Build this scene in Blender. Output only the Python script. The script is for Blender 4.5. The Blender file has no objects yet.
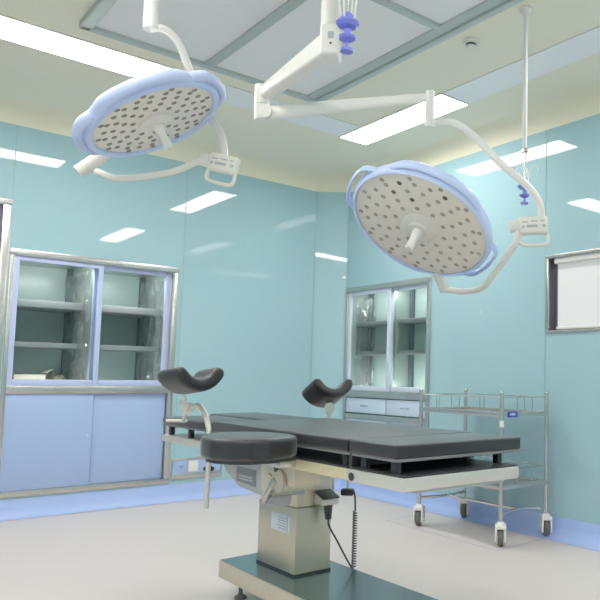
import bpy, bmesh, math, random
from mathutils import Vector as V, Matrix as M4, Euler, noise
random.seed(5)
PI = math.pi
COL = bpy.context.scene.collection
SC = bpy.context.scene

# ------------------------------------------------------------------ materials
def lin(h):
    h = h.lstrip('#')
    out = []
    for i in (0, 2, 4):
        c = int(h[i:i+2], 16)/255
        out.append(c/12.92 if c <= .04045 else ((c+.055)/1.055)**2.4)
    return (*out, 1)

def mat(name, hexc, rough=.5, metal=0., spec=.5, noise_amt=0., nscale=8., nstretch=(1, 1, 1), bump=0., bscale=200., coat=0., sheen=0.):
    m = bpy.data.materials.new(name); m.use_nodes = True
    nt = m.node_tree; b = nt.nodes['Principled BSDF']
    b.inputs['Roughness'].default_value = rough
    b.inputs['Metallic'].default_value = metal
    b.inputs['Specular IOR Level'].default_value = spec
    b.inputs['Sheen Weight'].default_value = sheen; b.inputs['Sheen Roughness'].default_value = .35
    b.inputs['Coat Weight'].default_value = coat
    b.inputs['Coat Roughness'].default_value = .05
    c = lin(hexc)
    tc = nt.nodes.new('ShaderNodeTexCoord')
    mp = nt.nodes.new('ShaderNodeMapping'); mp.inputs['Scale'].default_value = nstretch
    nt.links.new(tc.outputs['Object'], mp.inputs['Vector'])
    n = nt.nodes.new('ShaderNodeTexNoise'); n.inputs['Scale'].default_value = nscale; n.inputs['Detail'].default_value = 3
    nt.links.new(mp.outputs['Vector'], n.inputs['Vector'])
    mx = nt.nodes.new('ShaderNodeMix'); mx.data_type = 'RGBA'
    mx.inputs[6].default_value = tuple(v*(1-noise_amt) for v in c[:3]) + (1,)
    mx.inputs[7].default_value = tuple(min(1, v*(1+noise_amt)) for v in c[:3]) + (1,)
    nt.links.new(n.outputs['Fac'], mx.inputs[0])
    nt.links.new(mx.outputs[2], b.inputs['Base Color'])
    if bump:
        n2 = nt.nodes.new('ShaderNodeTexNoise'); n2.inputs['Scale'].default_value = bscale
        nt.links.new(mp.outputs['Vector'], n2.inputs['Vector'])
        bp = nt.nodes.new('ShaderNodeBump'); bp.inputs['Strength'].default_value = bump; bp.inputs['Distance'].default_value = .002
        nt.links.new(n2.outputs['Fac'], bp.inputs['Height']); nt.links.new(bp.outputs['Normal'], b.inputs['Normal'])
    return m

def emit(name, hexc, s):
    m = bpy.data.materials.new(name); m.use_nodes = True
    nt = m.node_tree; b = nt.nodes['Principled BSDF']
    b.inputs['Base Color'].default_value = lin(hexc)
    b.inputs['Emission Color'].default_value = lin(hexc)
    b.inputs['Emission Strength'].default_value = s
    return m

def glass(name, tint, gl=.08):
    m = bpy.data.materials.new(name); m.use_nodes = True
    nt = m.node_tree; nt.nodes.clear()
    out = nt.nodes.new('ShaderNodeOutputMaterial')
    tr = nt.nodes.new('ShaderNodeBsdfTransparent'); tr.inputs[0].default_value = lin(tint)
    g = nt.nodes.new('ShaderNodeBsdfGlossy'); g.inputs['Roughness'].default_value = .02
    fr = nt.nodes.new('ShaderNodeFresnel'); fr.inputs[0].default_value = 1.5
    mx = nt.nodes.new('ShaderNodeMixShader')
    nt.links.new(fr.outputs[0], mx.inputs[0]); nt.links.new(tr.outputs[0], mx.inputs[1]); nt.links.new(g.outputs[0], mx.inputs[2])
    nt.links.new(mx.outputs[0], out.inputs[0])
    return m

def plastic_sheet(name):
    m = bpy.data.materials.new(name); m.use_nodes = True
    nt = m.node_tree; nt.nodes.clear()
    out = nt.nodes.new('ShaderNodeOutputMaterial')
    tr = nt.nodes.new('ShaderNodeBsdfTransparent'); tr.inputs[0].default_value = (.92, .92, .92, 1)
    p = nt.nodes.new('ShaderNodeBsdfPrincipled'); p.inputs['Base Color'].default_value = lin('#c9cccb'); p.inputs['Roughness'].default_value = .1; p.inputs['Metallic'].default_value = .7
    mx = nt.nodes.new('ShaderNodeMixShader'); mx.inputs[0].default_value = .42
    nt.links.new(tr.outputs[0], mx.inputs[1]); nt.links.new(p.outputs[0], mx.inputs[2]); nt.links.new(mx.outputs[0], out.inputs[0])
    return m

MT = dict(
    wall=mat('teal_glass_wall', '#9dc4ce', .03, spec=.55, noise_amt=.02, nscale=1.2),
    ceil=mat('cream_ceiling', '#efead3', .6, noise_amt=.015, nscale=2),
    cove=mat('cream_cove', '#f2ecd0', .5),
    floor=mat('greige_vinyl', '#d6ccc7', .38, spec=.35, noise_amt=.03, nscale=1.5, bump=.03, bscale=60),
    blue_floor=mat('lavender_blue_vinyl', '#abc3f8', .35, noise_amt=.03),
    steel=mat('brushed_steel', '#c3c0bc', .27, metal=.9, noise_amt=.06, nscale=6, nstretch=(1, 1, 30)),
    steel_h=mat('brushed_steel_horizontal', '#c3c0bc', .27, metal=.9, noise_amt=.06, nscale=6, nstretch=(1, 1, 30)),
    satin=mat('satin_steel', '#cfc4ae', .36, metal=.5, noise_amt=.05, nscale=5, nstretch=(30, 30, 1)),
    base_top=mat('dark_satin_steel', '#7f9598', .22, metal=.8, noise_amt=.05, nscale=3),
    inner_steel=mat('cabinet_inner_steel', '#aab8b3', .28, metal=.25, noise_amt=.1, nscale=4),
    inner_back=mat('cabinet_back_panel', '#a9bdb8', .25, spec=.5, noise_amt=.03, nscale=2),
    shelf=mat('shelf_steel', '#8f9193', .4, metal=.3),
    frame=mat('lavender_aluminium', '#b9c6ee', .4, spec=.4),
    frame_pale=mat('pale_blue_aluminium', '#d3def2', .4, spec=.4),
    door=mat('light_blue_laminate', '#9fb7e4', .3, spec=.4, noise_amt=.015),
    door_pale=mat('pale_blue_laminate', '#c9dcf0', .3, spec=.4),
    alum=mat('grey_aluminium', '#b3bcb8', .4, metal=.2),
    alum_d=mat('dark_aluminium', '#5a6368', .4, metal=.3),
    membrane=mat('pale_grey_membrane', '#ececec', .6, bump=.1, bscale=300),
    strip=mat('unlit_opal_panel', '#f3f4f7', .4),
    white=mat('white_enamel', '#ece9e2', .28, spec=.5),
    white2=mat('warm_white_plastic', '#e6e2d8', .4),
    lampblue=mat('periwinkle_plastic', '#c3d4ff', .28, spec=.5),
    lampface=mat('beige_lamp_cover', '#efe7d9', .35, noise_amt=.02),
    rail=mat('pale_satin_rail', '#d8d2c8', .36, metal=.45), rail_reflect=mat('satin_rail_reflect_tint', '#dccda6', .36, metal=.4),  # second rail tone has a yellowish reflection put into its colour
    lens_p=mat('pale_lens', '#b3aa9e', .25, spec=.6),
    lens=mat('grey_lens', '#8d8880', .2, spec=.6),
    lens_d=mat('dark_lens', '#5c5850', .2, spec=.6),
    pad=mat('charcoal_vinyl', '#1b1b1f', .42, spec=.45, noise_amt=.05, nscale=20, bump=.08, bscale=500, sheen=.28),
    black=mat('black_plastic', '#26262a', .4),
    rubber=mat('grey_rubber', '#5b5955', .6),
    hub=mat('violet_blue_plastic', '#6f78dd', .35),
    tagblue=mat('blue_tag', '#2c3ca8', .4),
    tagwhite=mat('tag_white', '#dfe3f4', .4),
    grey=mat('grey_label', '#7d7d7f', .4, metal=.3),
    lgrey=mat('light_grey_print', '#a9adb0', .5),
    blind=mat('white_blind_fabric', '#f3f1f4', .7, bump=.05, bscale=400),
    dark=mat('dark_window', '#6f6d92', .3),
    chrome=mat('chrome', '#d5d5d5', .12, metal=1),
    carton=mat('pale_carton', '#b3ab9c', .7), brown=mat('brown_card', '#8c7f70', .7),
    seam=mat('wall_seam', '#8ab3b9', .3),
    line=mat('pale_blue_tape', '#b3b4d2', .5),
    glass=glass('clear_glass', '#e4efec'),
    plastic=plastic_sheet('clear_plastic'),
    light=emit('opal_light', '#fdfaf4', 24.5),
)

# ------------------------------------------------------------------ mesh builder
class MB:
    def __init__(s): s.bm = bmesh.new()
    def merge(s, b):
        me = bpy.data.meshes.new('t'); b.to_mesh(me); b.free(); s.bm.from_mesh(me); bpy.data.meshes.remove(me); return s
    def box(s, x0, x1, y0, y1, z0, z1, bev=0., seg=2):
        return s.obox(V(((x0+x1)/2, (y0+y1)/2, (z0+z1)/2)), (V((1, 0, 0)), V((0, 1, 0)), V((0, 0, 1))), (abs(x1-x0)/2, abs(y1-y0)/2, abs(z1-z0)/2), bev, seg)
    def obox(s, c, ax, h, bev=0., seg=2):
        b = bmesh.new(); bmesh.ops.create_cube(b, size=2)
        for v in b.verts:
            v.co = V(c) + ax[0]*v.co.x*h[0] + ax[1]*v.co.y*h[1] + ax[2]*v.co.z*h[2]
        bmesh.ops.recalc_face_normals(b, faces=b.faces)
        if bev: bmesh.ops.bevel(b, geom=b.edges[:], offset=min(bev, .49*2*min(h)), segments=seg, affect='EDGES', profile=.5)
        return s.merge(b)
    def prism(s, poly, ext, bev=0., seg=2):
        """poly: 3-D loop, ext: extrusion vector"""
        b = bmesh.new(); ext = V(ext)
        a = [b.verts.new(V(p)) for p in poly]; c = [b.verts.new(V(p)+ext) for p in poly]
        b.faces.new(a); b.faces.new(list(reversed(c)))
        n = len(poly)
        for i in range(n): b.faces.new((a[i], c[i], c[(i+1) % n], a[(i+1) % n]))
        bmesh.ops.recalc_face_normals(b, faces=b.faces)
        if bev: bmesh.ops.bevel(b, geom=b.edges[:], offset=bev, segments=seg, affect='EDGES', profile=.5)
        return s.merge(b)
    def tube(s, pts, r, n=12, smooth=0, closed=False, cap=True, flat=None):
        P = [V(p) for p in pts]
        R = list(r) if isinstance(r, (list, tuple)) else [r]*len(P)
        if smooth:
            Q, RR = [], []
            m = len(P)
            rng = m if closed else m-1
            for i in range(rng):
                p0 = P[(i-1) % m] if closed or i > 0 else P[0]*2-P[1]
                p1, p2 = P[i], P[(i+1) % m]
                p3 = P[(i+2) % m] if closed or i+2 < m else P[-1]*2-P[-2]
                for k in range(smooth):
                    t = k/smooth
                    Q.append(.5*((2*p1)+(p2-p0)*t+(2*p0-5*p1+4*p2-p3)*t*t+(3*p1-p0-3*p2+p3)*t**3))
                    RR.append(R[i]*(1-t)+R[(i+1) % m]*t)
            if not closed: Q.append(P[-1]); RR.append(R[-1])
            P, R = Q, RR
        b = bmesh.new(); m = len(P); rings = []
        up = None
        for i in range(m):
            if closed: t = (P[(i+1) % m]-P[i-1]).normalized()
            else: t = (P[min(i+1, m-1)]-P[max(i-1, 0)]).normalized()
            if up is None:
                up = V((0, 0, 1)) if abs(t.z) < .9 else V((1, 0, 0))
            up = (up - t*up.dot(t)).normalized()
            w = t.cross(up)
            fx = flat if flat else (1, 1)
            rings.append([b.verts.new(P[i]+(up*math.cos(2*PI*k/n)*fx[0]+w*math.sin(2*PI*k/n)*fx[1])*R[i]) for k in range(n)])
        for i in range(m if closed else m-1):
            A, B = rings[i], rings[(i+1) % m]
            for k in range(n): b.faces.new((A[k], A[(k+1) % n], B[(k+1) % n], B[k]))
        if not closed and cap:
            b.faces.new(list(reversed(rings[0]))); b.faces.new(rings[-1])
        bmesh.ops.recalc_face_normals(b, faces=b.faces)
        return s.merge(b)
    def cyl(s, p0, p1, r0, r1=None, n=20): return s.tube([p0, p1], [r0, r0 if r1 is None else r1], n)
    def lathe(s, prof, c=(0, 0, 0), ax=(0, 0, 1), n=32):
        ax = V(ax).normalized(); t = V((1, 0, 0)) if abs(ax.x) < .9 else V((0, 1, 0))
        e1 = (t-ax*t.dot(ax)).normalized(); e2 = ax.cross(e1); c = V(c)
        b = bmesh.new(); rings = []
        for r, z in prof:
            if r < 1e-6: rings.append([b.verts.new(c+ax*z)])
            else: rings.append([b.verts.new(c+ax*z+(e1*math.cos(2*PI*k/n)+e2*math.sin(2*PI*k/n))*r) for k in range(n)])
        for A, B in zip(rings, rings[1:]):
            for k in range(n):
                k2 = (k+1) % n
                f = [A[k % len(A)], A[k2 % len(A)], B[k2 % len(B)], B[k % len(B)]]
                f = list(dict.fromkeys(f))
                if len(f) > 2: b.faces.new(f)
        bmesh.ops.recalc_face_normals(b, faces=b.faces)
        return s.merge(b)
    def sphere(s, c, r, n=16):
        return s.lathe([(r*math.sin(PI*i/n), -r*math.cos(PI*i/n)) for i in range(n+1)], c, n=n*2)
    def grid(s, f, nu, nv, thick=0.):
        b = bmesh.new(); g = [[b.verts.new(f(i/nu, j/nv)) for j in range(nv+1)] for i in range(nu+1)]
        for i in range(nu):
            for j in range(nv): b.faces.new((g[i][j], g[i+1][j], g[i+1][j+1], g[i][j+1]))
        return s.merge(b)
    def quad(s, *pts):
        b = bmesh.new(); b.faces.new([b.verts.new(V(p)) for p in pts]); return s.merge(b)
    def build(s, name, m, parent=None, local=False, smooth=35, label=None):
        me = bpy.data.meshes.new(name); s.bm.to_mesh(me); s.bm.free()
        for p in me.polygons: p.use_smooth = True
        me.set_sharp_from_angle(angle=math.radians(smooth))
        me.materials.append(MT[m] if isinstance(m, str) else m)
        o = bpy.data.objects.new(name, me); COL.objects.link(o)
        if parent:
            o.parent = parent
            if not local: o.matrix_parent_inverse = wm(parent).inverted()
        if label: o['label'] = label
        return o

def wm(o):
    m = M4.LocRotScale(o.location, o.rotation_euler, o.scale)
    if o.parent: m = wm(o.parent) @ o.matrix_parent_inverse @ m
    return m

def tag(o, label=None, cat=None, group=None, kind=None):
    if label: o['label'] = label
    if cat: o['category'] = cat
    if group: o['group'] = group
    if kind: o['kind'] = kind
    return o

def thing(name, label, cat, loc=(0, 0, 0), rz=0, group=None):
    o = bpy.data.objects.new(name, None); COL.objects.link(o)
    o.location = loc; o.rotation_euler = (0, 0, rz); o.empty_display_size = .1
    return tag(o, label, cat, group)

def struct(name, mb, m, label=None):
    return tag(mb.build(name, m), label, None, None, 'structure')

def dup(root, loc, label, rz=None):
    r = root.copy(); COL.objects.link(r); r.location = loc
    if rz is not None: r.rotation_euler = (0, 0, rz)
    r['label'] = label
    for ch in root.children:
        c = ch.copy(); COL.objects.link(c); c.parent = r
        for g in ch.children:
            d = g.copy(); COL.objects.link(d); d.parent = c
    return r

# ------------------------------------------------------------------ the room
X0, Y0, ZW, ZC = 4.0, 6.12, 2.97, 3.115          # right wall, back wall, wall top, ceiling
XL, YF = -2.0, -2.6
CA, CB = V((3.75, 6.12, 0)), V((4.0, 5.91, 0))   # chamfered corner

def wall_with_holes(u0, u1, v0, v1, holes, f):
    us = sorted({u0, u1, *[h[0] for h in holes], *[h[1] for h in holes]})
    vs = sorted({v0, v1, *[h[2] for h in holes], *[h[3] for h in holes]})
    mb = MB()
    for a, b in zip(us, us[1:]):
        for c, d in zip(vs, vs[1:]):
            um, vm = (a+b)/2, (c+d)/2
            if any(h[0] < um < h[1] and h[2] < vm < h[3] for h in holes): continue
            mb.quad(f(a, c), f(b, c), f(b, d), f(a, d))
    bmesh.ops.remove_doubles(mb.bm, verts=mb.bm.verts[:], dist=1e-5)
    return mb
struct('wall_back', wall_with_holes(XL, 3.75, 0, ZW, [(1.11, 2.38, .16, 2.02), (.10, 1.05, 0, 2.36)], lambda u, v: V((u, Y0, v))), 'wall')
struct('wall_right', wall_with_holes(YF, 5.91, 0, ZW, [(4.60, 5.895, .16, 1.98), (1.90, 3.31, 1.43, 2.01)], lambda u, v: V((X0, u, v))), 'wall')
struct('wall_corner', MB().quad(CA, CB, CB+V((0, 0, ZW)), CA+V((0, 0, ZW))), 'wall')
struct('wall_left', MB().quad((XL, YF, 0), (XL, Y0, 0), (XL, Y0, ZW), (XL, YF, ZW)), 'wall')
struct('wall_front', MB().quad((XL, YF, 0), (X0, YF, 0), (X0, YF, ZW), (XL, YF, ZW)), 'wall')
struct('floor', MB().quad((XL, YF, 0), (X0+.02, YF, 0), (X0+.02, Y0+.02, 0), (XL, Y0+.02, 0)), 'floor')
struct('ceiling', MB().quad((XL, YF, ZC), (XL, Y0, ZC), (X0, Y0, ZC), (X0, YF, ZC)), 'ceil')
# coved junction of wall and ceiling, one piece per wall
PER = [V((XL, YF, 0)), V((X0, YF, 0)), CB, CA, V((XL, Y0, 0))]
def offset(d):
    out = []
    n = len(PER)
    for i in range(n):
        a = (PER[i]-PER[i-1]).normalized(); b = (PER[(i+1) % n]-PER[i]).normalized()
        na, nb = V((-a.y, a.x, 0)), V((-b.y, b.x, 0))
        k = (na+nb)/(1+na.dot(nb))
        out.append(PER[i]+k*d)
    return out
PROF = [(ZC-ZW)*0 + .0, ]
rows = []
for k in range(6):
    t = k/5*PI/2
    rows.append([p+V((0, 0, ZW+(ZC-ZW)*math.sin(t))) for p in offset(.145*(1-math.cos(t)))])
for i in range(5):
    mb = MB()
    for A, B in zip(rows, rows[1:]):
        j = (i+1) % 5
        mb.quad(A[i], A[j], B[j], B[i])
    bmesh.ops.remove_doubles(mb.bm, verts=mb.bm.verts[:], dist=1e-5)
    struct('trim_%d' % (i+1), mb, 'cove')
# blue coved skirting and the blue border on the floor
def skirt(name, a, b, h, wa, wb, inward):
    a, b, inward = V(a), V(b), V(inward)
    mb = MB()
    prof = [(0.002, h), (.004, h*.5), (.012, h*.22), (.03, .012), (.05, .004)]
    A = [a+inward*d+V((0, 0, z)) for d, z in prof] + [a+inward*max(.051, wa)+V((0, 0, .0025))]
    B = [b+inward*d+V((0, 0, z)) for d, z in prof] + [b+inward*max(.051, wb)+V((0, 0, .0025))]
    for i in range(len(A)-1): mb.quad(A[i], B[i], B[i+1], A[i+1])
    bmesh.ops.remove_doubles(mb.bm, verts=mb.bm.verts[:], dist=1e-5)
    struct(name, mb, 'blue_floor')
skirt('baseboard_back', (XL, Y0, 0), (3.75, Y0, 0), .145, .02, .02, (0, -1, 0))
skirt('baseboard_right', (X0, YF, 0), (X0, 5.91, 0), .13, .16, .16, (-1, 0, 0))
skirt('baseboard_corner', CA, CB, .14, .12, .15, V((-.643, -.766, 0)))
skirt('baseboard_left', (XL, YF, 0), (XL, Y0, 0), .13, .1, .1, (1, 0, 0))
skirt('baseboard_front', (XL, YF, 0), (X0, YF, 0), .13, .1, .1, (0, 1, 0))
# joints between the glass wall panels
mb = MB()
k = 6
for x, z0 in ((1.10, 2.40), (2.42, .16), (0.0, 2.45)): mb.box(x-.004, x+.004, Y0-.003, Y0+.001, z0, ZW)
struct('trim_6', mb, 'seam')
mb = MB()
for y, z0, z1 in ((3.315, .13, ZW), (4.59, .13, ZW), (1.85, .13, ZW)): mb.box(X0-.003, X0+.001, y-.004, y+.004, z0, z1)
struct('trim_7', mb, 'seam')
mb = MB()
for p in (CA, CB): mb.cyl(p+V((-.002, -.002, .13)), p+V((-.002, -.002, ZW)), .005, n=8)
struct('trim_8', mb, 'seam')

# door at the left edge of the picture
struct('door_1', MB().box(.10, 1.045, Y0+.04, Y0+.09, .005, 2.34), 'dark')
mb = MB()
mb.box(1.045, 1.10, Y0-.012, Y0+.10, 0.0, 2.388, .004).box(.058, 1.102, Y0-.014, Y0+.102, 2.34, 2.39, .004).box(.06, .11, Y0-.012, Y0+.10, 0.0, 2.388, .004)
struct('door_1_frame', mb, 'steel')

# window with roller blind
mb = MB()
yb, yt = 1.90, 3.31
for (a, b, c, d) in ((yb+.001, yb+.03, 1.432, 2.008), (yt-.028, yt-.001, 1.432, 2.008), (yb, yt, 1.43, 1.455), (yb, yt, 1.985, 2.01)):
    e = .001 if d-c > .1 else 0; mb.box(X0-.008+e, X0+.10-e, a, b, c, d, .003)
wf = struct('window_1', mb, 'steel')
p = MB().box(X0+.085, X0+.095, yb+.03, yt-.03, 1.455, 1.985).build('pane', 'dark', wf)
bl = thing('roller_blind', 'white roller blind covering the window on the right wall', 'blind', (X0+.04, 2.57, 1.96))
MB().box(X0+.035, X0+.039, 1.94, 3.225, 1.475, 1.95).build('blind_fabric', 'blind', bl)
MB().box(X0+.005, X0+.06, 1.935, 3.24, 1.945, 1.985, .008).build('cassette', 'white', bl)
MB().box(X0+.026, X0+.048, 1.94, 3.235, 1.462, 1.482, .006).build('bottom_bar', 'white', bl)

# socket panel low on the back wall
sp = thing('socket_panel', 'steel framed wall socket panel low beside the large cabinet', 'socket panel', (2.62, Y0, .19))
mb = MB()
for a, b, c, d, e in ((2.40, 2.85, .345, .365, 0), (2.40, 2.85, .185, .235, 0), (2.401, 2.412, .19, .36, .001), (2.838, 2.849, .19, .36, .001)): mb.box(a, b, Y0-.014+e, Y0+.005-e, c, d, .003)
mb.build('frame', 'steel_h', sp)
bp_ = MB().box(2.41, 2.84, Y0-.008, Y0+.004, .235, .345).build('back_plate', 'door', sp)
so = MB().box(2.44, 2.525, Y0-.016, Y0-.006, .243, .337, .003).build('socket_plate', 'door', sp, label='pale blue socket plate')
mb = MB()
for dx, dz in ((-.012, .006), (.012, .006), (0, -.01)): mb.box(2.482+dx-.004, 2.482+dx+.004, Y0-.018, Y0-.0145, .29+dz-.006, .29+dz+.006)
mb.build('socket_slot', 'black', so)
MB().box(2.545, 2.63, Y0-.016, Y0-.006, .243, .337, .003).build('socket_plate', 'white', sp, label='white blank socket plate')

# ------------------------------------------------------------------ built-in cabinets (local: x to the viewer's right, y into the wall, z up)
def frame_mb(x0, x1, y0, y1, z0, z1, sw, rt, rb):
    mb = MB()
    mb.box(x0, x0+sw, y0, y1, z0, z1, .004).box(x1-sw, x1, y0, y1, z0, z1, .004)
    mb.box(x0+sw, x1-sw, y0, y1, z1-rt, z1, .004).box(x0+sw, x1-sw, y0, y1, z0, z0+rb, .004)
    return mb
def crumple(x0, x1, y0, y1, z0, z1, amp, seed, n=40, m=70):
    L = math.hypot(x1-x0, y1-y0); tx, ty = (x1-x0)/L, (y1-y0)/L
    def f(u, v):
        q = V((u*3+seed, v*5, seed*1.7))
        h = noise.noise(q)*1.0+noise.noise(q*2.7)*.7+abs(noise.noise(q*6))*.6+math.sin(u*24+noise.noise(q*1.3)*4)*.8
        k = noise.noise(q+V((7, 2, 5)))*amp*.8
        return V((x0+(x1-x0)*u-ty*h*amp+tx*k, y0+(y1-y0)*u+tx*h*amp+ty*k, z0+(z1-z0)*v+noise.noise(q*2)*amp*.5))
    return MB().grid(f, n, m)

def cabinet(loc, rz, label, W, H, D, zmid0, zmid1, name='instrument_cabinet', drawers=None, lb='door', zlo=0., mull=None):
    """W x H carcass, glass doors above zmid1, doors (and drawers) below zmid0"""
    t = thing(name, label, 'cabinet', loc, rz)
    s = .045; mull = mull or W/2+.005
    mb = MB()
    mb.box(0, .03, -.014, .03, .001, H-.002, .003).box(W-s, W, -.0135, .03, .001, H-.002, .003)
    mb.box(-.002, W+.002, -.017, .032, H-.05, H, .004).box(-.001, W+.001, -.016, .031, 0, .042, .003)
    mb.box(.03, W-s, -.010, .03, zmid0, zmid1, .003)
    mb.build('surround', 'steel_h', t, True)
    mb = MB()
    mb.box(0, .02, .03, D, 0, H).box(W-.02, W, .03, D, 0, H)
    mb.box(.02, W-.02, .03, D, H-.02, H).box(.02, W-.02, .03, D, 0, .02).box(.02, W-.02, .05, D, zmid0, zmid1-.005)
    mb.box(mull-.012, mull+.012, .09, D-.01, zmid1, H-.02)
    mb.build('carcass', 'inner_steel', t, True)
    MB().box(.02, W-.02, D-.012, D, .02, H-.02).build('back_panel', 'inner_back', t, True)
    for z0, z1 in SH[name]:
        ys = max(.11, D*.34)
        MB().box(.022, mull-.012, ys, D-.03, z0, z1, .004).box(mull+.012, W-.022, ys, D-.03, z0, z1, .004).build('shelf', 'shelf', t, True)
    for x in ((mull-.035, W-.045) if D > .5 else (.04, mull+.032)):
        MB().box(x-.022, x+.022, D-.05, D-.014, zmid1, H-.02, .003).build('shelf_upright', 'alum_d', t, True)
    for i, (a, b, y) in enumerate(((.03, mull+.03, .0), (mull-.03, W-s, .034))):
        z0, z1 = zmid1, H-.05
        d = frame_mb(a, b, y, y+.03, z0, z1, .038 if i == 0 else .045, .034, .046).build('glass_door', 'frame_pale' if drawers else 'frame', t, True)
        MB().quad((a+.03, y+.014, z0+.035), (b-.03, y+.014, z0+.035), (b-.03, y+.014, z1-.028), (a+.03, y+.014, z1-.028)).build('pane', 'glass', d, True)
    zt = zmid0
    if drawers:
        z0, z1 = drawers
        MB().box(0.03, W-s, -.010, .03, zlo-.05, zlo, .003).build('mid_rail', 'steel_h', t, True)
        for a, b in ((.03, mull-.006), (mull+.006, W-s)):
            dr = MB().box(a+.004, b-.004, .002, .03, z0, z1, .004).build('drawer', 'door_pale', t, True)
            c = (a+b)/2
            MB().tube([(c-.05, .002, (z0+z1)/2), (c-.045, -.018, (z0+z1)/2), (c+.045, -.018, (z0+z1)/2), (c+.05, .002, (z0+z1)/2)], .006, 8).build('handle', 'chrome', dr, True)
        zt = zlo-.05
    for i, (a, b, y) in enumerate(((.03, mull+.01, .004), (mull-.01, W-s, .026))):
        d = MB().box(a+.003, b-.003, y, y+.018, .044, zt-.002, .002).build('sliding_door', lb, t, True)
        hx = b-.035 if i == 0 else a+.045
        if i == 0: MB().lathe([(0, .0015), (.014, .0015), (.017, .005), (.019, .0)], (hx, y, (zt+.044)/2+.03), (0, -1, 0), 20).build('finger_pull', 'frame', d, True)
    return t
def lamp(name, loc, rot, sx, sy, power, col=(1, 1, 1)):
    l = bpy.data.lights.new(name, 'AREA'); l.shape = 'RECTANGLE'; l.size = sx; l.size_y = sy; l.energy = power; l.color = col
    o = bpy.data.objects.new(name, l); COL.objects.link(o); o.location = loc; o.rotation_euler = rot; return o
lamp('cabinet_fill', (1.745, 6.20, 1.935), (PI*.22, 0, 0), 1.1, .03, 7.5)  # area lights added to brighten the cabinet interiors, not real fittings
lamp('cabinet_fill', (1.745, 6.195, 1.005), (PI*.76, 0, 0), 1.1, .02, 2.6)
lamp('cabinet_fill', (4.072, 5.25, 1.90), (PI*.25, 0, -PI/2), 1.1, .02, 3.2)
lamp('cabinet_fill', (4.072, 5.25, .985), (PI*.72, 0, -PI/2), 1.1, .02, 2.6)
SH = {'instrument_cabinet': [(1.45, 1.507), (1.13, 1.169)], 'drawer_cabinet': [(1.44, 1.48), (1.15, 1.185)]}
cabinet((1.11, Y0, .16), 0, 'large blue and steel wall cabinet with sliding doors on the left wall', 1.27, 1.86, .78, .765, .828, mull=.635)
cabinet((X0, 5.895, .16), -PI/2, 'narrow glass cabinet with two pale drawers on the right wall', 1.295, 1.82, .30, .735, .80, name='drawer_cabinet', drawers=(.585, .725), lb='door_pale', zlo=.575, mull=.68)

# things behind the glass of the large cabinet
def sheet(mb, label, group=None):
    o = mb.build('plastic_sheet', 'plastic', smooth=180); return tag(o, label, 'plastic sheet', group)
sheet(crumple(1.705, 1.69, 6.24, 6.80, 1.0, 1.93, .022, 1.3), 'crumpled clear plastic sheet in the left half of the large cabinet')
sheet(crumple(2.325, 2.31, 6.24, 6.80, 1.0, 1.93, .022, 7.1), 'crumpled clear plastic sheet in the right half of the large cabinet')
sheet(crumple(4.10, 4.28, 5.83, 5.80, 1.0, 1.90, .022, 3.7), 'crumpled clear plastic sheet in the narrow cabinet with drawers')
ct = thing('carton', 'open pale carton on the bottom of the large glass cabinet', 'carton', (1.32, 6.42, .985))
MB().box(1.23, 1.45, 6.34, 6.50, .985, 1.07, .004).build('box', 'carton', ct)
for sx, a in ((1.23, -1), (1.45, 1)):
    MB().prism([(sx, 6.34, 1.08), (sx, 6.50, 1.08), (sx+a*.05, 6.50, 1.11), (sx+a*.05, 6.34, 1.11)], (0, 0, .004)).build('flap', 'carton', ct)
bg = thing('paper_bundle', 'crumpled brown paper bundle beside the pale carton', 'paper bundle', (1.58, 6.55, .985))
def crumb(u, v):
    a, h = u*2*PI, v
    q = V((math.cos(a), math.sin(a), h*2))
    r = .085*(1-.55*h*h)*(1+.35*noise.noise(q*1.8))
    return V((1.58+r*.9*math.cos(a), 6.55+r*math.sin(a), .985+h*(.085+.03*noise.noise(q*2+V((3, 3, 3))))))
MB().grid(crumb, 24, 8).build('wrapping', 'brown', bg, smooth=20)

# ------------------------------------------------------------------ ceiling fittings
lf = thing('laminar_flow_panel', 'grey framed laminar airflow panel with pale squares on the ceiling', 'ceiling panel', (1.84, 2.1, ZC))
fx0, fx1, fy0, fy1, zb = 1.05, 2.645, -.1, 4.345, ZC-.045
mb = MB()
mb.box(fx0, fx0+.06, fy0, fy1, zb, ZC, .004).box(fx1-.045, fx1, fy0, fy1, zb, ZC, .004).box(fx0, fx1, fy1-.05, fy1, zb, ZC, .004).box(fx0, fx1, fy0, fy0+.05, zb, ZC, .004)
mb.build('frame', 'alum', lf)
MB().box(fx1-.12, fx1-.045, fy0+.05, fy1-.05, zb+.012, ZC, .004).build('frame_lip', 'alum', lf)
MB().box(1.775, 1.835, fy0+.05, fy1-.05, zb+.004, ZC, .003).build('divider', 'alum', lf)
for y in (2.895, 1.42):
    MB().box(fx0+.06, 1.775, y-.025, y+.025, zb+.006, ZC, .003).box(1.835, fx1-.12, y-.025, y+.025, zb+.006, ZC, .003).build('divider', 'alum', lf)
for xa, xb in ((fx0+.06, 1.775), (1.835, fx1-.12)):
    for ya, yb_ in ((2.92, fy1-.05), (1.445, 2.87), (fy0+.05, 1.395)):
        MB().box(xa, xb, ya, yb_, ZC-.022, ZC-.01).build('membrane', 'membrane', lf)

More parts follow.
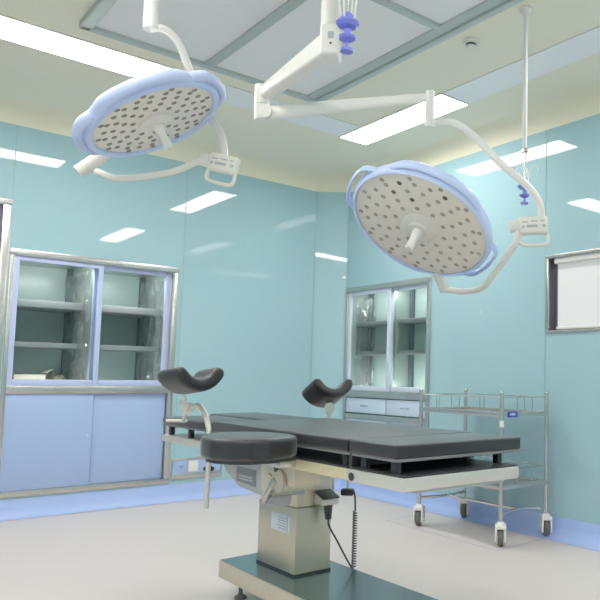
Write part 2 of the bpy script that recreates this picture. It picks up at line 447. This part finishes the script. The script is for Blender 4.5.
def ceiling_light(x0, x1, y0, y1, label):
    t = thing('ceiling_light', label, 'ceiling light', ((x0+x1)/2, (y0+y1)/2, ZC), group='lit ceiling panels')
    MB().box(x0, x1, y0, y1, ZC-.012, ZC-.004).build('diffuser', 'light', t)
    mb = MB(); f = .008
    mb.box(x0-f, x0, y0-f, y1+f, ZC-.014, ZC).box(x1, x1+f, y0-f, y1+f, ZC-.014, ZC).box(x0, x1, y0-f, y0, ZC-.014, ZC).box(x0, x1, y1, y1+f, ZC-.014, ZC)
    mb.build('frame', 'white2', t)
ceiling_light(.45, 1.74, 4.575, 4.885, 'lit ceiling light panel above the left surgical lamp')
ceiling_light(3.205, 3.468, 3.62, 4.89, 'lit ceiling light panel behind the right surgical lamp arm')
LBL = 'bright white ceiling light panel out of view, mostly added as fill light'
for r in ((3.205, 3.468, .82, 2.08), (.20, .465, 2.2, 3.45), (.20, .465, -.6, .67), (.9, 2.2, -1.0, -.74), (2.5, 3.2, -1.9, -1.64), (-1.3, -1.03, 2.2, 3.45), (-1.3, -1.03, -.3, .95)):  # first one is mirrored in the back wall, the rest are added fill
    ceiling_light(*r, LBL)
def unlit(x0, x1, y0, y1, label):
    o = MB().box(x0, x1, y0, y1, ZC-.008, ZC-.002).build('ceiling_strip', 'strip'); tag(o, label, 'ceiling strip')
unlit(1.76, 3.19, 4.58, 4.885, 'unlit pale ceiling strip between the two lit light panels')
unlit(3.207, 3.466, 2.10, 3.60, 'unlit pale ceiling strip behind the ceiling rod on the right')

sd = thing('smoke_detector', 'small round white smoke detector on the ceiling', 'smoke detector', (2.817, 2.92, ZC))
MB().lathe([(0, 0), (.052, 0), (.052, -.012), (.044, -.02), (0, -.02)], (2.817, 2.92, ZC)).build('base', 'white2', sd)
MB().lathe([(0, -.03), (.024, -.03), (.03, -.024), (.03, -.0205)], (2.817, 2.92, ZC)).build('sensor_slot', 'black', sd)
MB().lathe([(0, -.042), (.022, -.042), (.028, -.036), (.028, -.030), (0, -.0302)], (2.817, 2.92, ZC)).build('sensor_cap', 'white2', sd)

# ceiling hung infusion hangers
def hanger(x, y, ztop, zrod, zhub, s, label, rods):
    t = thing('infusion_hanger', label, 'infusion hanger', (x, y, ztop))
    MB().cyl((x, y, zrod+.02), (x, y, ztop), .0125*s, n=16).build('rod', 'white', t)
    MB().lathe([(.014*s, 0), (.02*s, 0), (.02*s, .012*s), (.014*s, .02*s), (.006*s, .02*s), (.006*s, 0)], (x, y, zrod), n=20).cyl((x, y, zhub-.05*s), (x, y, zrod+.01), .0065*s, n=10).build('collar', 'chrome', t)
    P = [(0, -.128), (.022, -.128), (.022, -.116), (.006, -.112), (.006, -.085), (.014, -.082), (.028, -.072), (.030, -.062), (.012, -.056), (.012, -.022), (.030, -.018), (.040, -.004), (.040, .004), (.026, .012), (.022, .030), (.012, .045), (0, .045)]
    MB().lathe([(r*s, z*s*.8) for r, z in P], (x, y, zhub), n=28).build('hub', 'hub', t)
    for k in range(4):
        a = k*PI/2+.5
        d = V((math.cos(a), math.sin(a), 0)); c = V((x, y, zhub))
        if rods == 'hook':
            pts = [c+d*.02*s+V((0, 0, .02*s)), c+d*.03*s+V((0, 0, .08*s)), c+d*.055*s+V((0, 0, .115*s)), c+d*.075*s+V((0, 0, .10*s)), c+d*.072*s+V((0, 0, .075*s))]
        else:
            pts = [c+d*.025*s+V((0, 0, .012*s)), c+d*.03*s+V((0, 0, .06*s)), c+d*.045*s+V((0, 0, .14*s)), c+d*.072*s+V((0, 0, .19*s)), c+d*.095*s+V((0, 0, .17*s)), c+d*.09*s+V((0, 0, .14*s))]
        MB().tube(pts, .0032*s, 8, smooth=4).build('hook', 'white', t)
    return t
hanger(2.768, 2.441, ZC-.03, 2.31, 2.125, .95, 'tall white ceiling rod with blue hook hub on the right', 'hook')
MB_ = MB().lathe([(0, 0), (.035, 0), (.035, -.015), (.02, -.035), (0, -.035)], (2.768, 2.441, ZC))
MB_.build('ceiling_cap', 'white2', [o for o in bpy.data.objects if o.name.startswith('infusion_hanger')][0])
h2 = hanger(1.0945, 1.651, ZC-.06, 2.40, 2.118, .84, 'blue tiered hook hub hanging close overhead at the top of the picture', 'long')
MB().lathe([(0, 0), (.035, 0), (.035, -.02), (.02, -.045), (0, -.045)], (1.0945, 1.651, ZC-.0456)).build('ceiling_cap', 'white2', h2)

# ------------------------------------------------------------------ surgical lamps
def dome(t, C, n, e1, grips, k0, rf, lens_r, lens_m, dark):
    C, n, e1 = V(C), V(n).normalized(), V(e1)
    e1 = (e1-n*e1.dot(n)).normalized(); e2 = n.cross(e1)
    if e2.z > 0: e2 = -e2
    MB().lathe([(0, .001), (.10, .001), (rf-.008, .001), (rf, -.004), (rf, -.012), (0, -.012)], C, n, 72).build('light_cover', 'lampface', t)
    ro = .328*k0
    MB().lathe([(rf+.0005, -.010), (rf+.001, .004), (rf+.006, .010), (ro-.008, .006), (ro, -.008), (ro, -.036), (ro-.01, -.054), (ro-.026, -.058), (ro-.032, -.05)], C, n, 72).build('rim', 'lampblue', t)
    MB().lathe([(ro-.025, -.054), (.27*k0, -.076), (.18*k0, -.098), (.08, -.110), (0, -.112)], C, n, 64).build('back_shell', 'white', t)
    for a0, span, off, wid, thk in grips:
        a0, span = math.radians(a0), math.radians(span)
        pts = []
        for i in range(17):
            q = -1+i/8
            a = a0+span/2*q
            r = ro-.012+(off+.012)*min(1, (1-abs(q))*3.2)
            pts.append(C+(e1*math.cos(a)+e2*math.sin(a))*r-n*.024)
        # oval section: wid along the lamp axis, thk radially
        b = bmesh.new(); rings = []
        for i, p in enumerate(pts):
            tg = (pts[min(i+1, 16)]-pts[max(i-1, 0)]).normalized(); w = tg.cross(n).normalized()
            rings.append([b.verts.new(p+n*math.cos(2*PI*k/14)*wid+w*math.sin(2*PI*k/14)*thk) for k in range(14)])
        for A, B in zip(rings, rings[1:]):
            for k in range(14): b.faces.new((A[k], A[(k+1) % 14], B[(k+1) % 14], B[k]))
        b.faces.new(rings[0]); b.faces.new(rings[-1]); bmesh.ops.recalc_face_normals(b, faces=b.faces)
        MB().merge(b).build('grip', 'lampblue', t)
    S = rf/.308
    for r, m, off in ((.118, 10, .1), (.165, 14, .3), (.212, 19, 0), (.256, 23, .2), (.285, 13, .35)):
        for k in range(m):
            a = 2*PI*k/m+off
            c = C+(e1*math.cos(a)+e2*math.sin(a))*r*S+n*.0015
            b = MB(); b.lathe([(lens_r, 0), (lens_r*.88, .0015), (lens_r*.72, -.0002), (0, -.0004)], c, n, 12)
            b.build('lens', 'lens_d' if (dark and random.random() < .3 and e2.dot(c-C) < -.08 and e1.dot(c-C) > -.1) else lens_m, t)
    MB().lathe([(.085*S, 0), (.083*S, .012), (.07*S, .018), (.05*S, .02), (.045*S, .03), (0, .03)], C, n, 40).build('boss', 'white2', t)
    MB().lathe([(.024, .03), (.022, .05), (.017, .07), (.019, .11), (.021, .126), (.015, .134), (0, .136)], C, n, 24).build('sterile_handle', 'white', t)
    return e1, e2
def control(t, c, stub_dir, label_dir):
    c = V(c); f = V((-.68, -.728, .02)).normalized(); r = V((.73, -.683, .016)); r = (r-f*r.dot(f)).normalized(); u = r.cross(-f) if r.cross(-f).z > 0 else f.cross(r)
    tilt = label_dir
    r2 = r*math.cos(tilt)+u*math.sin(tilt); u2 = u*math.cos(tilt)-r*math.sin(tilt)
    b = MB().obox(c, (r2, u2, f), (.066, .040, .024), .014, 3).build('control_box', 'white2', t)
    mb = MB()
    for dx, dy, w, h in ((-.03, .012, .012, .003), (.005, .014, .014, .003), (-.005, -.006, .022, .006), (-.038, -.008, .005, .006), (.038, -.006, .006, .006), (.034, .014, .008, .003)):
        mb.obox(c+r2*dx*1.2+u2*dy*1.1+f*.0243, (r2, u2, f), (w*1.1, h, .0006))
    mb.build('button', 'lgrey', b)
    MB().tube([c+r2*.058+u2*-.02, c+r2*.062+u2*-.07, c+r2*.042+u2*-.088, c-r2*.035+u2*-.085, c-r2*.060+u2*-.07, c-r2*.056+u2*-.02], .0085, 10, smooth=4).build('loop_handle', 'white2', t)
    MB().cyl(c-r2*.06, c-r2*.102, .028, .025, 20).build('end_cap', 'white2', t)
    return r2, u2

R = thing('surgical_lamp', 'right surgical lamp with beige lens dotted face, in front of the drawer cabinet', 'surgical lamp', (1.452, 2.315, ZC))
CR, nR, eR = (1.966, 2.345, 1.760), (-.557, -.115, -.822), (-.746, .503, .436)
dome(R, CR, nR, eR, ((-4, 60, .027, .016, .008), (-86, 80, .010, .022, .014), (172, 56, .027, .016, .008)), 1.0, .308, .0115, 'lens_p', True)
MB().cyl((1.452, 2.315, 2.44), (1.452, 2.315, ZC-.045), .036, n=28).build('ceiling_column', 'white2', R)
mb = MB(); fx = V((.73, -.683, 0)).normalized(); fy = V((.683, .73, 0)).normalized(); uz = V((0, 0, 1))
mb.obox(V((1.458, 2.312, 2.41)), (fx, fy, uz), (.037, .05, .062), .012, 3)
j = mb.build('column_joint', 'white', R)
MB().obox(V((1.458, 2.312, 2.425))-fy*.0505+fx*.008, (fx, fy, uz), (.012, .001, .014)).build('label_plate', 'lgrey', j)
MB().lathe([(0, .001), (.005, .001), (.005, 0)], V((1.458, 2.312, 2.392))-fy*.05+fx*.008, -fy, 12).build('screw', 'black', j)
MB().prism([V((1.418, 2.33, 2.36)), V((1.418, 2.33, 2.45)), V((1.438, 2.86, 2.405)), V((1.438, 2.86, 2.35))], (.065, 0.0, 0), .012, 3).build('extension_arm', 'white', R)
MB().cyl((1.463, 2.885, 2.325), (1.463, 2.885, 2.415), .032, n=24).cyl((1.463, 2.885, 2.25), (1.463, 2.885, 2.322), .032, n=24).build('elbow_joint', 'white', R)
pv = V((1.478, 2.868, 2.285))
MB().cyl(pv+fy*.03, pv-fy*.036, .033, n=28).build('pivot', 'white', R)
MB().tube([pv, V((1.715, 2.615, 2.318)), V((1.985, 2.326, 2.352))], [.034, .029, .021], 14, flat=(1, .6)).build('spring_arm', 'white', R)
MB().cyl((1.993, 2.326, 2.215), (1.993, 2.326, 2.38), .0215, n=20).build('drop_tube', 'white', R)
MB().tube([(1.993, 2.328, 2.229), (2.041, 2.289, 2.243), (2.087, 2.247, 2.235), (2.151, 2.185, 2.17), (2.219, 2.103, 2.055), (2.292, 2.018, 1.958), (2.335, 1.982, 1.893), (2.351, 1.976, 1.844), (2.355, 1.978, 1.78)], .0165, 14, smooth=4).build('curved_arm', 'white', R)
control(R, (2.332, 2.006, 1.775), 1, .05)
MB().tube([(2.279, 2.052, 1.763), (2.281, 2.055, 1.71), (2.279, 2.092, 1.661), (2.285, 2.208, 1.56), (2.294, 2.29, 1.513), (2.278, 2.398, 1.508), (2.239, 2.475, 1.522)], .0145, 12, smooth=4).build('yoke_arm', 'white2', R)
MB().cyl((2.245, 2.478, 1.512), (2.20, 2.49, 1.60), .026, n=18).build('yoke_joint', 'white2', R)

L = thing('surgical_lamp', 'left surgical lamp with thick lavender blue rim, hanging nearer the large cabinet', 'surgical lamp', (.966, 2.903, 2.86))
CL, nL, eL = (1.051, 3.042, 2.1805), (.393, -.2825, -.875), (-.761, .434, -.482)
dome(L, CL, nL, eL, ((-10, 70, .016, .024, .020), (-92, 84, .010, .026, .018), (-170, 70, .016, .024, .020)), .90, .262, .0125, 'lens', False)
MB().cyl((.966, 2.903, 2.508), (.966, 2.903, 2.86), .030, n=24).build('drop_tube', 'white', L)
MB().tube([(.966, 2.903, 2.84), (1.41, 2.37, 2.84)], .038, 16).build('extension_arm', 'white', L)
MB().tube([(.968, 2.907, 2.515), (1.010, 2.89, 2.522), (1.068, 2.895, 2.500), (1.135, 2.955, 2.455), (1.235, 3.085, 2.40), (1.305, 3.14, 2.33), (1.335, 3.075, 2.24), (1.325, 2.98, 2.165), (1.318, 2.93, 2.05)], .0165, 14, smooth=4).build('curved_arm', 'white', L)
control(L, (1.306, 2.908, 2.018), 1, -.22)
MB().tube([(1.242, 2.96, 2.042), (1.206, 2.998, 2.018), (1.145, 3.073, 1.983), (1.047, 3.181, 1.961), (.973, 3.277, 1.961), (.915, 3.355, 1.995)], .0145, 12, smooth=4).build('yoke_arm', 'white2', L)
MB().cyl((.851, 3.389, 1.985), (.95, 3.345, 2.085), .029, n=22).build('yoke_joint', 'white2', L)

# ------------------------------------------------------------------ operating table
T = thing('operating_table', 'black padded operating table on a steel pedestal', 'operating table', (1.80, 3.0, 0))
xa, xb = 1.43, 2.053
# base with feet
mb = MB()
base = mb.prism([(1.585, 3.385, .10), (1.565, 1.75, .10), (2.003, 1.75, .10), (2.003, 3.40, .10)], (0, 0, .083), .006, 2).build('base', 'satin', T)
MB().prism([(1.59, 3.379, .1835), (1.571, 1.757, .1835), (1.997, 1.757, .1835), (1.997, 3.394, .1835)], (0, 0, .001)).build('base_cover', 'base_top', base)
for x, y in ((1.665, 3.30), (1.93, 3.30), (1.665, 1.85), (1.93, 1.85)):
    MB().lathe([(0, 0), (.03, 0), (.03, .012), (.012, .022), (.010, .03), (.010, .06), (.018, .062), (.018, .078), (.008, .08), (.008, .101), (0, .101)], (x, y, 0), n=20).build('levelling_foot', 'rubber', base)
# column
mb = MB().box(1.708, 1.90, 2.875, 3.232, .184, .49, .006)
col = mb.build('column', 'satin', T)
MB().box(1.712, 1.896, 2.879, 3.228, .492, .72, .006).build('column_cowl', 'satin', T)
MB().box(1.706, 1.902, 2.873, 3.234, .184, .195).build('column_gaiter', 'black', col)
lb = MB().box(1.7065, 1.7095, 2.93, 3.10, .368, .448, .001)
lb = lb.build('rating_label', 'tagwhite', col)
mb = MB()
for i in range(5): mb.box(1.7055, 1.7066, 2.96, 3.03+.01*(i % 2), .38+i*.012, .385+i*.012)
mb.box(1.7055, 1.7066, 2.945, 2.952, .372, .44)
mb.build('print', 'lgrey', lb)
# sloping motor casing with dark name plate
cs = MB().prism([(1.545, 3.33, .70), (1.545, 2.845, .712), (1.545, 2.80, .566), (1.545, 2.906, .560), (1.545, 3.12, .573), (1.545, 3.27, .628)], (.165, 0, 0), .008, 2).build('motor_casing', 'lgrey', T)
MB().prism([(1.543, 3.149, .668), (1.543, 2.958, .668), (1.543, 2.953, .592), (1.543, 3.145, .602)], (.003, 0, 0)).build('name_plate', 'grey', cs)
mb = MB()
for i, (a, b, z) in enumerate(((3.12, 2.99, .628), (3.12, 2.985, .615))): mb.box(1.5415, 1.5432, b, a, z-.003, z+.004)
mb.build('name_plate_print', 'lgrey', cs)
# tilt joint at the near rail
tj = MB()
tj.box(1.47, 1.60, 2.50, 2.78, .655, .738, .01)
tj.cyl((1.455, 2.60, .668), (1.60, 2.60, .668), .045, n=24)
tj.cyl((1.46, 2.70, .64), (1.56, 2.70, .64), .05, n=24)
j = tj.build('tilt_joint', 'satin', T)
MB().cyl((1.452, 2.62, .715), (1.46, 2.62, .715), .012, n=14).build('bolt', 'black', j)
MB().obox(V((1.455, 2.66, .625)), (V((0, -.62, .78)), V((1, 0, 0)), V((0, .78, .62))), (.065, .012, .014), .004).build('lever', 'steel', j)
MB().cyl((1.46, 2.70, .59), (1.56, 2.70, .575), .03, n=18).build('lever_hub', 'lgrey', j)
# lower frame rails: seat, head and leg sections
xr = 1.985
mb = MB().box(xa, xr, 2.075, 2.78, .735, .775, .004); fr = mb.build('seat_frame', 'rail_reflect', T)
MB().box(xa+.004, xr-.004, 2.079, 2.776, .775, .781).build('frame_deck', 'black', fr)
mb = MB().box(xa-.002, xr-.01, 1.76, 2.07, .733, .776, .004); fr2 = mb.build('head_frame', 'rail', T)
MB().box(1.90, xr-.011, 1.756, 1.762, .737, .772, .003).build('end_catch', 'rail', fr2)
MB().box(xa+.002, xr-.014, 1.764, 2.066, .776, .782).build('frame_deck', 'black', fr2)
MB().cyl((xa-.006, 2.045, .752), (xa+.002, 2.045, .752), .014, n=16).build('frame_bolt', 'black', fr2)
MB().prism([(xa+.06, 1.77, .735), (xa+.06, 1.98, .735), (xr-.08, 1.98, .735), (xr-.08, 1.77, .735)], (0, 0, -.012)).build('under_rail', 'lgrey', fr2)
mb = MB().box(xa, xr, 2.782, 3.80, .742, .775, .004); fr3 = mb.build('leg_frame', 'rail', T)
# upper boards with posts
for a, b, nm in ((2.075, 3.185, 'seat_board'), (1.80, 2.06, 'head_board'), (3.20, 3.80, 'leg_board')):
    bo = MB().box(xa+.006, xb-.006, a, b, .822, .832, .002).build(nm, 'grey', T)
    for y in ((a+.045, b-.045) if b-a < .5 else (a+.05, (a+b)/2, b-.05)):
        for x in (xa+.035, xr-.035):
            MB().box(x-.012, x+.012, y-.014, y+.014, .772, .824, .003).build('board_post', 'black', bo)
MB().box(xa+.01, xb-.01, 2.062, 2.082, .775, .868).build('section_hinge', 'black', T)
# pads
def pad(name, x0, x1, y0, y1, z0, z1, b=.008):
    return MB().box(x0, x1, y0, y1, z0, z1, b, 4).build(name, 'pad', T)
pad('seat_pad', xa, xb, 2.082, 3.185, .832, .878)
pad('head_pad', xa, xb-.018, 1.80, 2.070, .832, .878)
pad('leg_pad', xa+.005, 1.735, 3.20, 3.815, .832, .868, .014)
pad('leg_pad', 1.745, xb, 3.20, 3.93, .832, .872, .014)
# padded arm board swung out beside the near rail
AP = [(1.083, 2.509), (1.206, 2.674), (1.37, 2.60), (1.412, 2.45), (1.375, 2.323), (1.2, 2.262), (1.085, 2.36)]
def chaikin(P, n):
    for _ in range(n):
        Q = []
        for i in range(len(P)):
            a, b = P[i-1], P[i]
            Q += [(a[0]*.75+b[0]*.25, a[1]*.75+b[1]*.25), (a[0]*.25+b[0]*.75, a[1]*.25+b[1]*.75)]
        P = Q
    return P
AP = chaikin([(1.275+(x-1.275)*1.06, 2.47+(y-2.47)*1.06) for x, y in AP], 1)
ap = MB().prism([(x, y, .797) for x, y in AP], (0, 0, .076), .016, 4).build('arm_board_pad', 'pad', T)
MB().prism([(1.13+(x-1.13)*.9+.015, 2.46+(y-2.46)*.88, .784) for x, y in AP], (0, 0, .013)).build('arm_board_plate', 'black', ap)
MB().box(1.36, 1.50, 2.42, 2.56, .745, .776, .004).build('arm_board_bracket', 'steel', ap)
# connector box, plug on the end of the column
cb = MB().prism([(1.80, 2.873, .556), (1.80, 2.80, .530), (1.80, 2.80, .503), (1.80, 2.873, .50)], (.088, 0, 0), .003).build('connector_box', 'rail', T)
MB().prism([(1.798, 2.874, .557), (1.798, 2.797, .531), (1.798, 2.794, .537), (1.798, 2.874, .564)], (.092, 0, 0), .002).build('box_lid', 'black', cb)

# leg supports
def cradle(name, c, d, Rr, L, th, ang, t, up=V((0, 0, 1)), roll=0.):
    c, d = V(c), V(d).normalized(); o = (up-d*up.dot(d)).normalized(); w = d.cross(o)
    o, w = o*math.cos(roll)+w*math.sin(roll), w*math.cos(roll)-o*math.sin(roll)
    prof = []
    N = 14
    for i in range(N+1):
        a = -ang+2*ang*i/N; prof.append((math.sin(a)*Rr, -math.cos(a)*Rr))
    for i in range(1, 4):
        a = ang; q = PI*i/4
        prof.append((math.sin(a)*(Rr-th/2)+math.sin(a+q*0)*math.cos(q)*th/2 + math.cos(a)*math.sin(q)*th/2, -math.cos(a)*(Rr-th/2)-math.cos(a)*math.cos(q)*th/2 + math.sin(a)*math.sin(q)*th/2))
    for i in range(N+1):
        a = ang-2*ang*i/N; prof.append((math.sin(a)*(Rr-th), -math.cos(a)*(Rr-th)))
    for i in range(1, 4):
        a = -ang; q = PI*i/4
        prof.append((math.sin(a)*(Rr-th/2)-math.sin(a)*math.cos(q)*th/2 - math.cos(a)*math.sin(q)*th/2, -math.cos(a)*(Rr-th/2)+math.cos(a)*math.cos(q)*th/2 + (-math.sin(a))*math.sin(q)*th/2))
    # swept with rounded ends
    b = bmesh.new(); rings = []
    cx = sum(p[0] for p in prof)/len(prof); cz = sum(p[1] for p in prof)/len(prof)
    def midr(x, z):
        r = math.hypot(x, z); a = math.atan2(x, -z); a = max(-ang, min(ang, a)); return (math.sin(a)*(Rr-th/2), -math.cos(a)*(Rr-th/2))
    S = [(-L/2, .45), (-L/2+th*.12, .75), (-L/2+th*.35, .95), (-L/2+th*.6, 1), (0, 1), (L/2-th*.6, 1), (L/2-th*.35, .95), (L/2-th*.12, .75), (L/2, .45)]
    for s, k in S:
        ring = []
        for x, z in prof:
            mx, mz = midr(x, z)
            ring.append(b.verts.new(c+d*s+w*(mx+(x-mx)*k)+o*(mz+(z-mz)*k+Rr*.6)))
        rings.append(ring)
    n = len(prof)
    for A, B in zip(rings, rings[1:]):
        for k in range(n): b.faces.new((A[k], A[(k+1) % n], B[(k+1) % n], B[k]))
    m = N+1
    for ring in (rings[0], rings[-1]):
        # cap: pair outer arc with inner arc
        out = ring[:N+1]; inn = ring[N+4:N+4+N+1]
        for i in range(N): b.faces.new((out[i], out[i+1], inn[N-i-1], inn[N-i]))
        b.faces.new([out[N]]+ring[N+1:N+4]+[inn[0]])
        b.faces.new([inn[N]]+ring[N+4+N+1:]+[out[0]])
    bmesh.ops.recalc_face_normals(b, faces=b.faces)
    mb = MB(); mb.merge(b)
    return mb.build(name, 'pad', t, smooth=60)

S1 = MB()
S1.tube([(1.372, 3.29, .935), (1.385, 3.245, .95), (1.395, 3.19, .915), (1.392, 3.14, .86), (1.392, 3.125, .80), (1.392, 3.120, .492)], [.013, .013, .013, .013, .012, .010], 12, smooth=4)
leg1 = S1.build('leg_support', 'rail', T, label='left leg support with bent steel rod and black cradle')
MB().box(1.375, 1.445, 3.09, 3.15, .735, .79, .006).build('rail_clamp', 'rail', leg1)
MB().cyl((1.43, 3.20, .66), (1.43, 3.20, .745), .007, n=10).lathe([(0, -.012), (.022, -.010), (.027, -.002), (.020, .008), (0, .010)], (1.43, 3.20, .66), n=20).build('clamp_knob', 'black', leg1)
MB().cyl((1.372, 3.325, .905), (1.352, 3.345, .97), .019, n=18).obox(V((1.362, 3.335, .945)), (V((.73, -.683, 0)), V((.683, .73, 0)), V((0, 0, 1))), (.026, .018, .017), .005).cyl((1.36, 3.34, .96), (1.345, 3.33, 1.02), .010, n=14).build('swivel_clamp', 'rail', leg1)
MB().cyl((1.355, 3.34, .865), (1.366, 3.335, .93), .010, n=14).tube([(1.37, 3.33, .874), (1.30, 3.40, .874)], .007, 10).build('clamp_stem', 'rail', leg1)
cradle('leg_cradle', (1.330, 3.206, 1.064), (-.80*.73+.6*.68, .80*.683+.6*.728, -.12), .14, .19, .06, 1.05, leg1)

S2 = MB().cyl((2.085, 3.205, .71), (2.085, 3.205, .965), .011, n=14)
leg2 = S2.build('leg_support', 'rail', T, label='right leg support with black cradle at the far rail')
MB().box(2.045, 2.10, 3.175, 3.235, .735, .79, .006).build('rail_clamp', 'rail', leg2)
MB().cyl((2.085, 3.205, .90), (2.085, 3.205, .955), .022, n=18).cyl((2.07, 3.19, .93), (2.10, 3.22, .93), .024, n=18).build('swivel_clamp', 'rail', leg2)
cradle('leg_cradle', (2.085, 3.225, 1.0), (-.5*.73+.75*.68, .5*.683+.75*.728, -.35), .125, .20, .055, 1.12, leg2)

MB().cyl((1.945, 2.94, .47), (1.945, 2.94, .737), .007, n=10).build('guide_rod', 'rail', T)
# hand controller with coiled cord
hc = thing('hand_controller', 'black hand controller with coiled cord hanging from the table rail', 'hand controller', (2.0, 2.9, .55))
MB().obox(V((2.0, 2.895, .535)), (V((.73, -.683, 0)), V((.683, .73, 0)), V((0, 0, 1))), (.032, .02, .017), .010, 3).build('handset', 'black', hc)
MB().tube([(2.0, 2.895, .55), (2.0, 2.893, .60), (2.0, 2.89, .735)], .006, 8).build('hanging_hook', 'steel', hc)
mb = MB()
mb.tube([(2.0, 2.86, .55), (2.0, 2.838, .54), (2.0, 2.828, .50), (2.0, 2.826, .452)], .0045, 8, smooth=4)
mb.tube([V((2.0-.009*math.sin(i*.9), 2.826+.010*math.cos(i*.9), .452-.0017*i)) for i in range(154)], .0036, 6)
mb.tube([(2.0, 2.826, .193), (1.985, 2.81, .192), (1.965, 2.79, .20), (1.93, 2.80, .26), (1.90, 2.825, .33), (1.858, 2.83, .40), (1.848, 2.824, .44)], .0045, 8, smooth=5)
mb.build('coiled_cord', 'black', hc)
MB().cyl((1.848, 2.824, .435), (1.846, 2.826, .504), .015, .022, 14).build('plug', 'black', hc)

# ------------------------------------------------------------------ steel trolley
tx0, tx1, ty0, ty1 = 3.447, 3.912, 3.225, 4.055
TR = thing('instrument_trolley', 'two tier steel instrument trolley on white castors by the right wall', 'trolley', (3.67, 3.645, 0))
posts = [(tx0, ty1), (tx1, ty1), (tx0, ty0), (tx1, ty0)]
for x, y in posts:
    pq = MB().cyl((x, y, .14), (x, y, 1.0), .0145, n=16).sphere((x, y, 1.0), .0155, 8).build('post', 'steel', TR)
for z0, z1, nm in ((.842, .872, 'upper_shelf'), (.362, .392, 'lower_shelf')):
    mb = MB().box(tx0-.012, tx1+.012, ty0-.012, ty0+.012, z0, z1, .003).box(tx0-.012, tx1+.012, ty1-.012, ty1+.012, z0, z1, .003)
    mb.box(tx0-.012, tx0+.012, ty0, ty1, z0, z1, .003).box(tx1-.012, tx1+.012, ty0, ty1, z0, z1, .003)
    sh = mb.build(nm, 'steel_h', TR)
    MB().box(tx0, tx1, ty0, ty1, z0+.004, z0+.012).build('shelf_plate', 'steel_h', sh)
    g = z0+.13
    gr = MB()
    gr.tube([(tx0, ty0, g), (tx1, ty0, g)], .005, 8).tube([(tx0, ty1, g), (tx1, ty1, g)], .005, 8).tube([(tx0, ty0, g), (tx0, ty1, g)], .005, 8).tube([(tx1, ty0, g), (tx1, ty1, g)], .005, 8)
    for i in range(1, 4):
        y = ty0+(ty1-ty0)*i/4
        for x in (tx0, tx1): gr.cyl((x, y, z1-.002), (x, y, g), .0032, n=8)
    for i in range(1, 3):
        x = tx0+(tx1-tx0)*i/3
        for y in (ty0, ty1): gr.cyl((x, y, z1-.002), (x, y, g), .0032, n=8)
    gr.build('guard_rail', 'chrome', sh)
mb = MB()
xm = (tx0+tx1)/2
for y, s in ((ty1, -1), (ty0, 1)):
    mb.tube([(tx0, y, .205), (xm, y+s*.05, .205), (tx1, y, .205)], .012, 10, smooth=5)
mb.tube([(xm, ty0+.05, .205), (xm, ty1-.05, .205)], .011, 10)
mb.build('foot_frame', 'chrome', TR)
for i, (x, y) in enumerate(posts):
    a = (.35, .2, .1, -.1)[i]
    d = V((-math.sin(a)*1+-.68, -.728, 0)).normalized()  # rolling direction, roughly towards the camera
    w = V((-d.y, d.x, 0))
    c = V((x, y, .058))
    ca = MB().lathe([(0, .16), (.020, .16), (.026, .152), (.030, .135), (.030, .118), (0, .118)], (x, y, 0), n=20)
    for s in (-1, 1): ca.obox(c+w*s*.030+V((0, 0, .030)), (d, w, V((0, 0, 1))), (.042, .007, .056), .006, 2)
    ca.obox(c+V((0, 0, .072)), (d, w, V((0, 0, 1))), (.044, .037, .014), .008, 2)
    ca = ca.build('castor', 'white', TR)
    MB().lathe([(.018, -.019), (.050, -.019), (.058, -.010), (.058, .010), (.050, .019), (.018, .019), (.018, -.019)], c, w, 28).build('wheel', 'rubber', ca)
    MB().cyl(c-w*.038, c+w*.038, .010, n=12).build('axle', 'chrome', ca)
tp = MB().box(tx0+.045, tx0+.14, ty0-.016, ty0-.012, .838, .878, .001).build('blue_tag', 'tagblue', TR)
mb = MB()
for i in range(4): mb.box(tx0+.068+i*.013, tx0+.077+i*.013, ty0-.0172, ty0-.0155, .852, .866)
mb.build('tag_text', 'tagwhite', tp)
MB().cyl((tx0, ty0, .775), (tx0, ty0, .82), .0155, n=16).build('white_sticker', 'white', TR)

# thin tape line on the floor round the trolley
FL = [(3.364, 4.333), (3.34, 3.154), (3.845, 3.19), (3.66, 4.39)]
mb = MB()
for (a, b) in ((0, 1), (1, 2), (0, 3)):
    p, q = V((*FL[a], .0015)), V((*FL[b], .0015)); d = (q-p).normalized(); n = V((-d.y, d.x, 0))*.006
    mb.quad(p-n, q-n, q+n, p+n)
tag(mb.build('floor_marking', 'line'), 'thin pale blue line on the floor around the trolley', 'floor marking')

# ------------------------------------------------------------------ camera, world
F = 701.0
yaw, pitch, roll = math.radians(46.95648), math.radians(4.73919), math.radians(.92398)
f = V((math.cos(yaw)*math.cos(pitch), math.sin(yaw)*math.cos(pitch), math.sin(pitch)))
r = V((math.sin(yaw), -math.cos(yaw), 0)); u = r.cross(f)
rr = r*math.cos(roll)+u*math.sin(roll); uu = u*math.cos(roll)-r*math.sin(roll)
cam = bpy.data.cameras.new('camera'); co = bpy.data.objects.new('camera', cam); COL.objects.link(co)
m = M4((rr, uu, -f)).transposed().to_4x4(); m.translation = V((0, 0, 1.1)); co.matrix_world = m
cam.sensor_width = 36; cam.sensor_fit = 'HORIZONTAL'; cam.lens = F/600*36
cam.shift_x = -(455.587-300)/600; cam.shift_y = (319.421-300)/600
cam.clip_start = .05
SC.camera = co
w = bpy.data.worlds.new('world'); SC.world = w; w.use_nodes = True
w.node_tree.nodes['Background'].inputs[0].default_value = (.9, .95, 1, 1)
w.node_tree.nodes['Background'].inputs[1].default_value = .6
SC.view_settings.view_transform = 'Standard'
SC.view_settings.look = 'None'
SC.view_settings.exposure = 0.0
SC.view_settings.gamma = 1.22
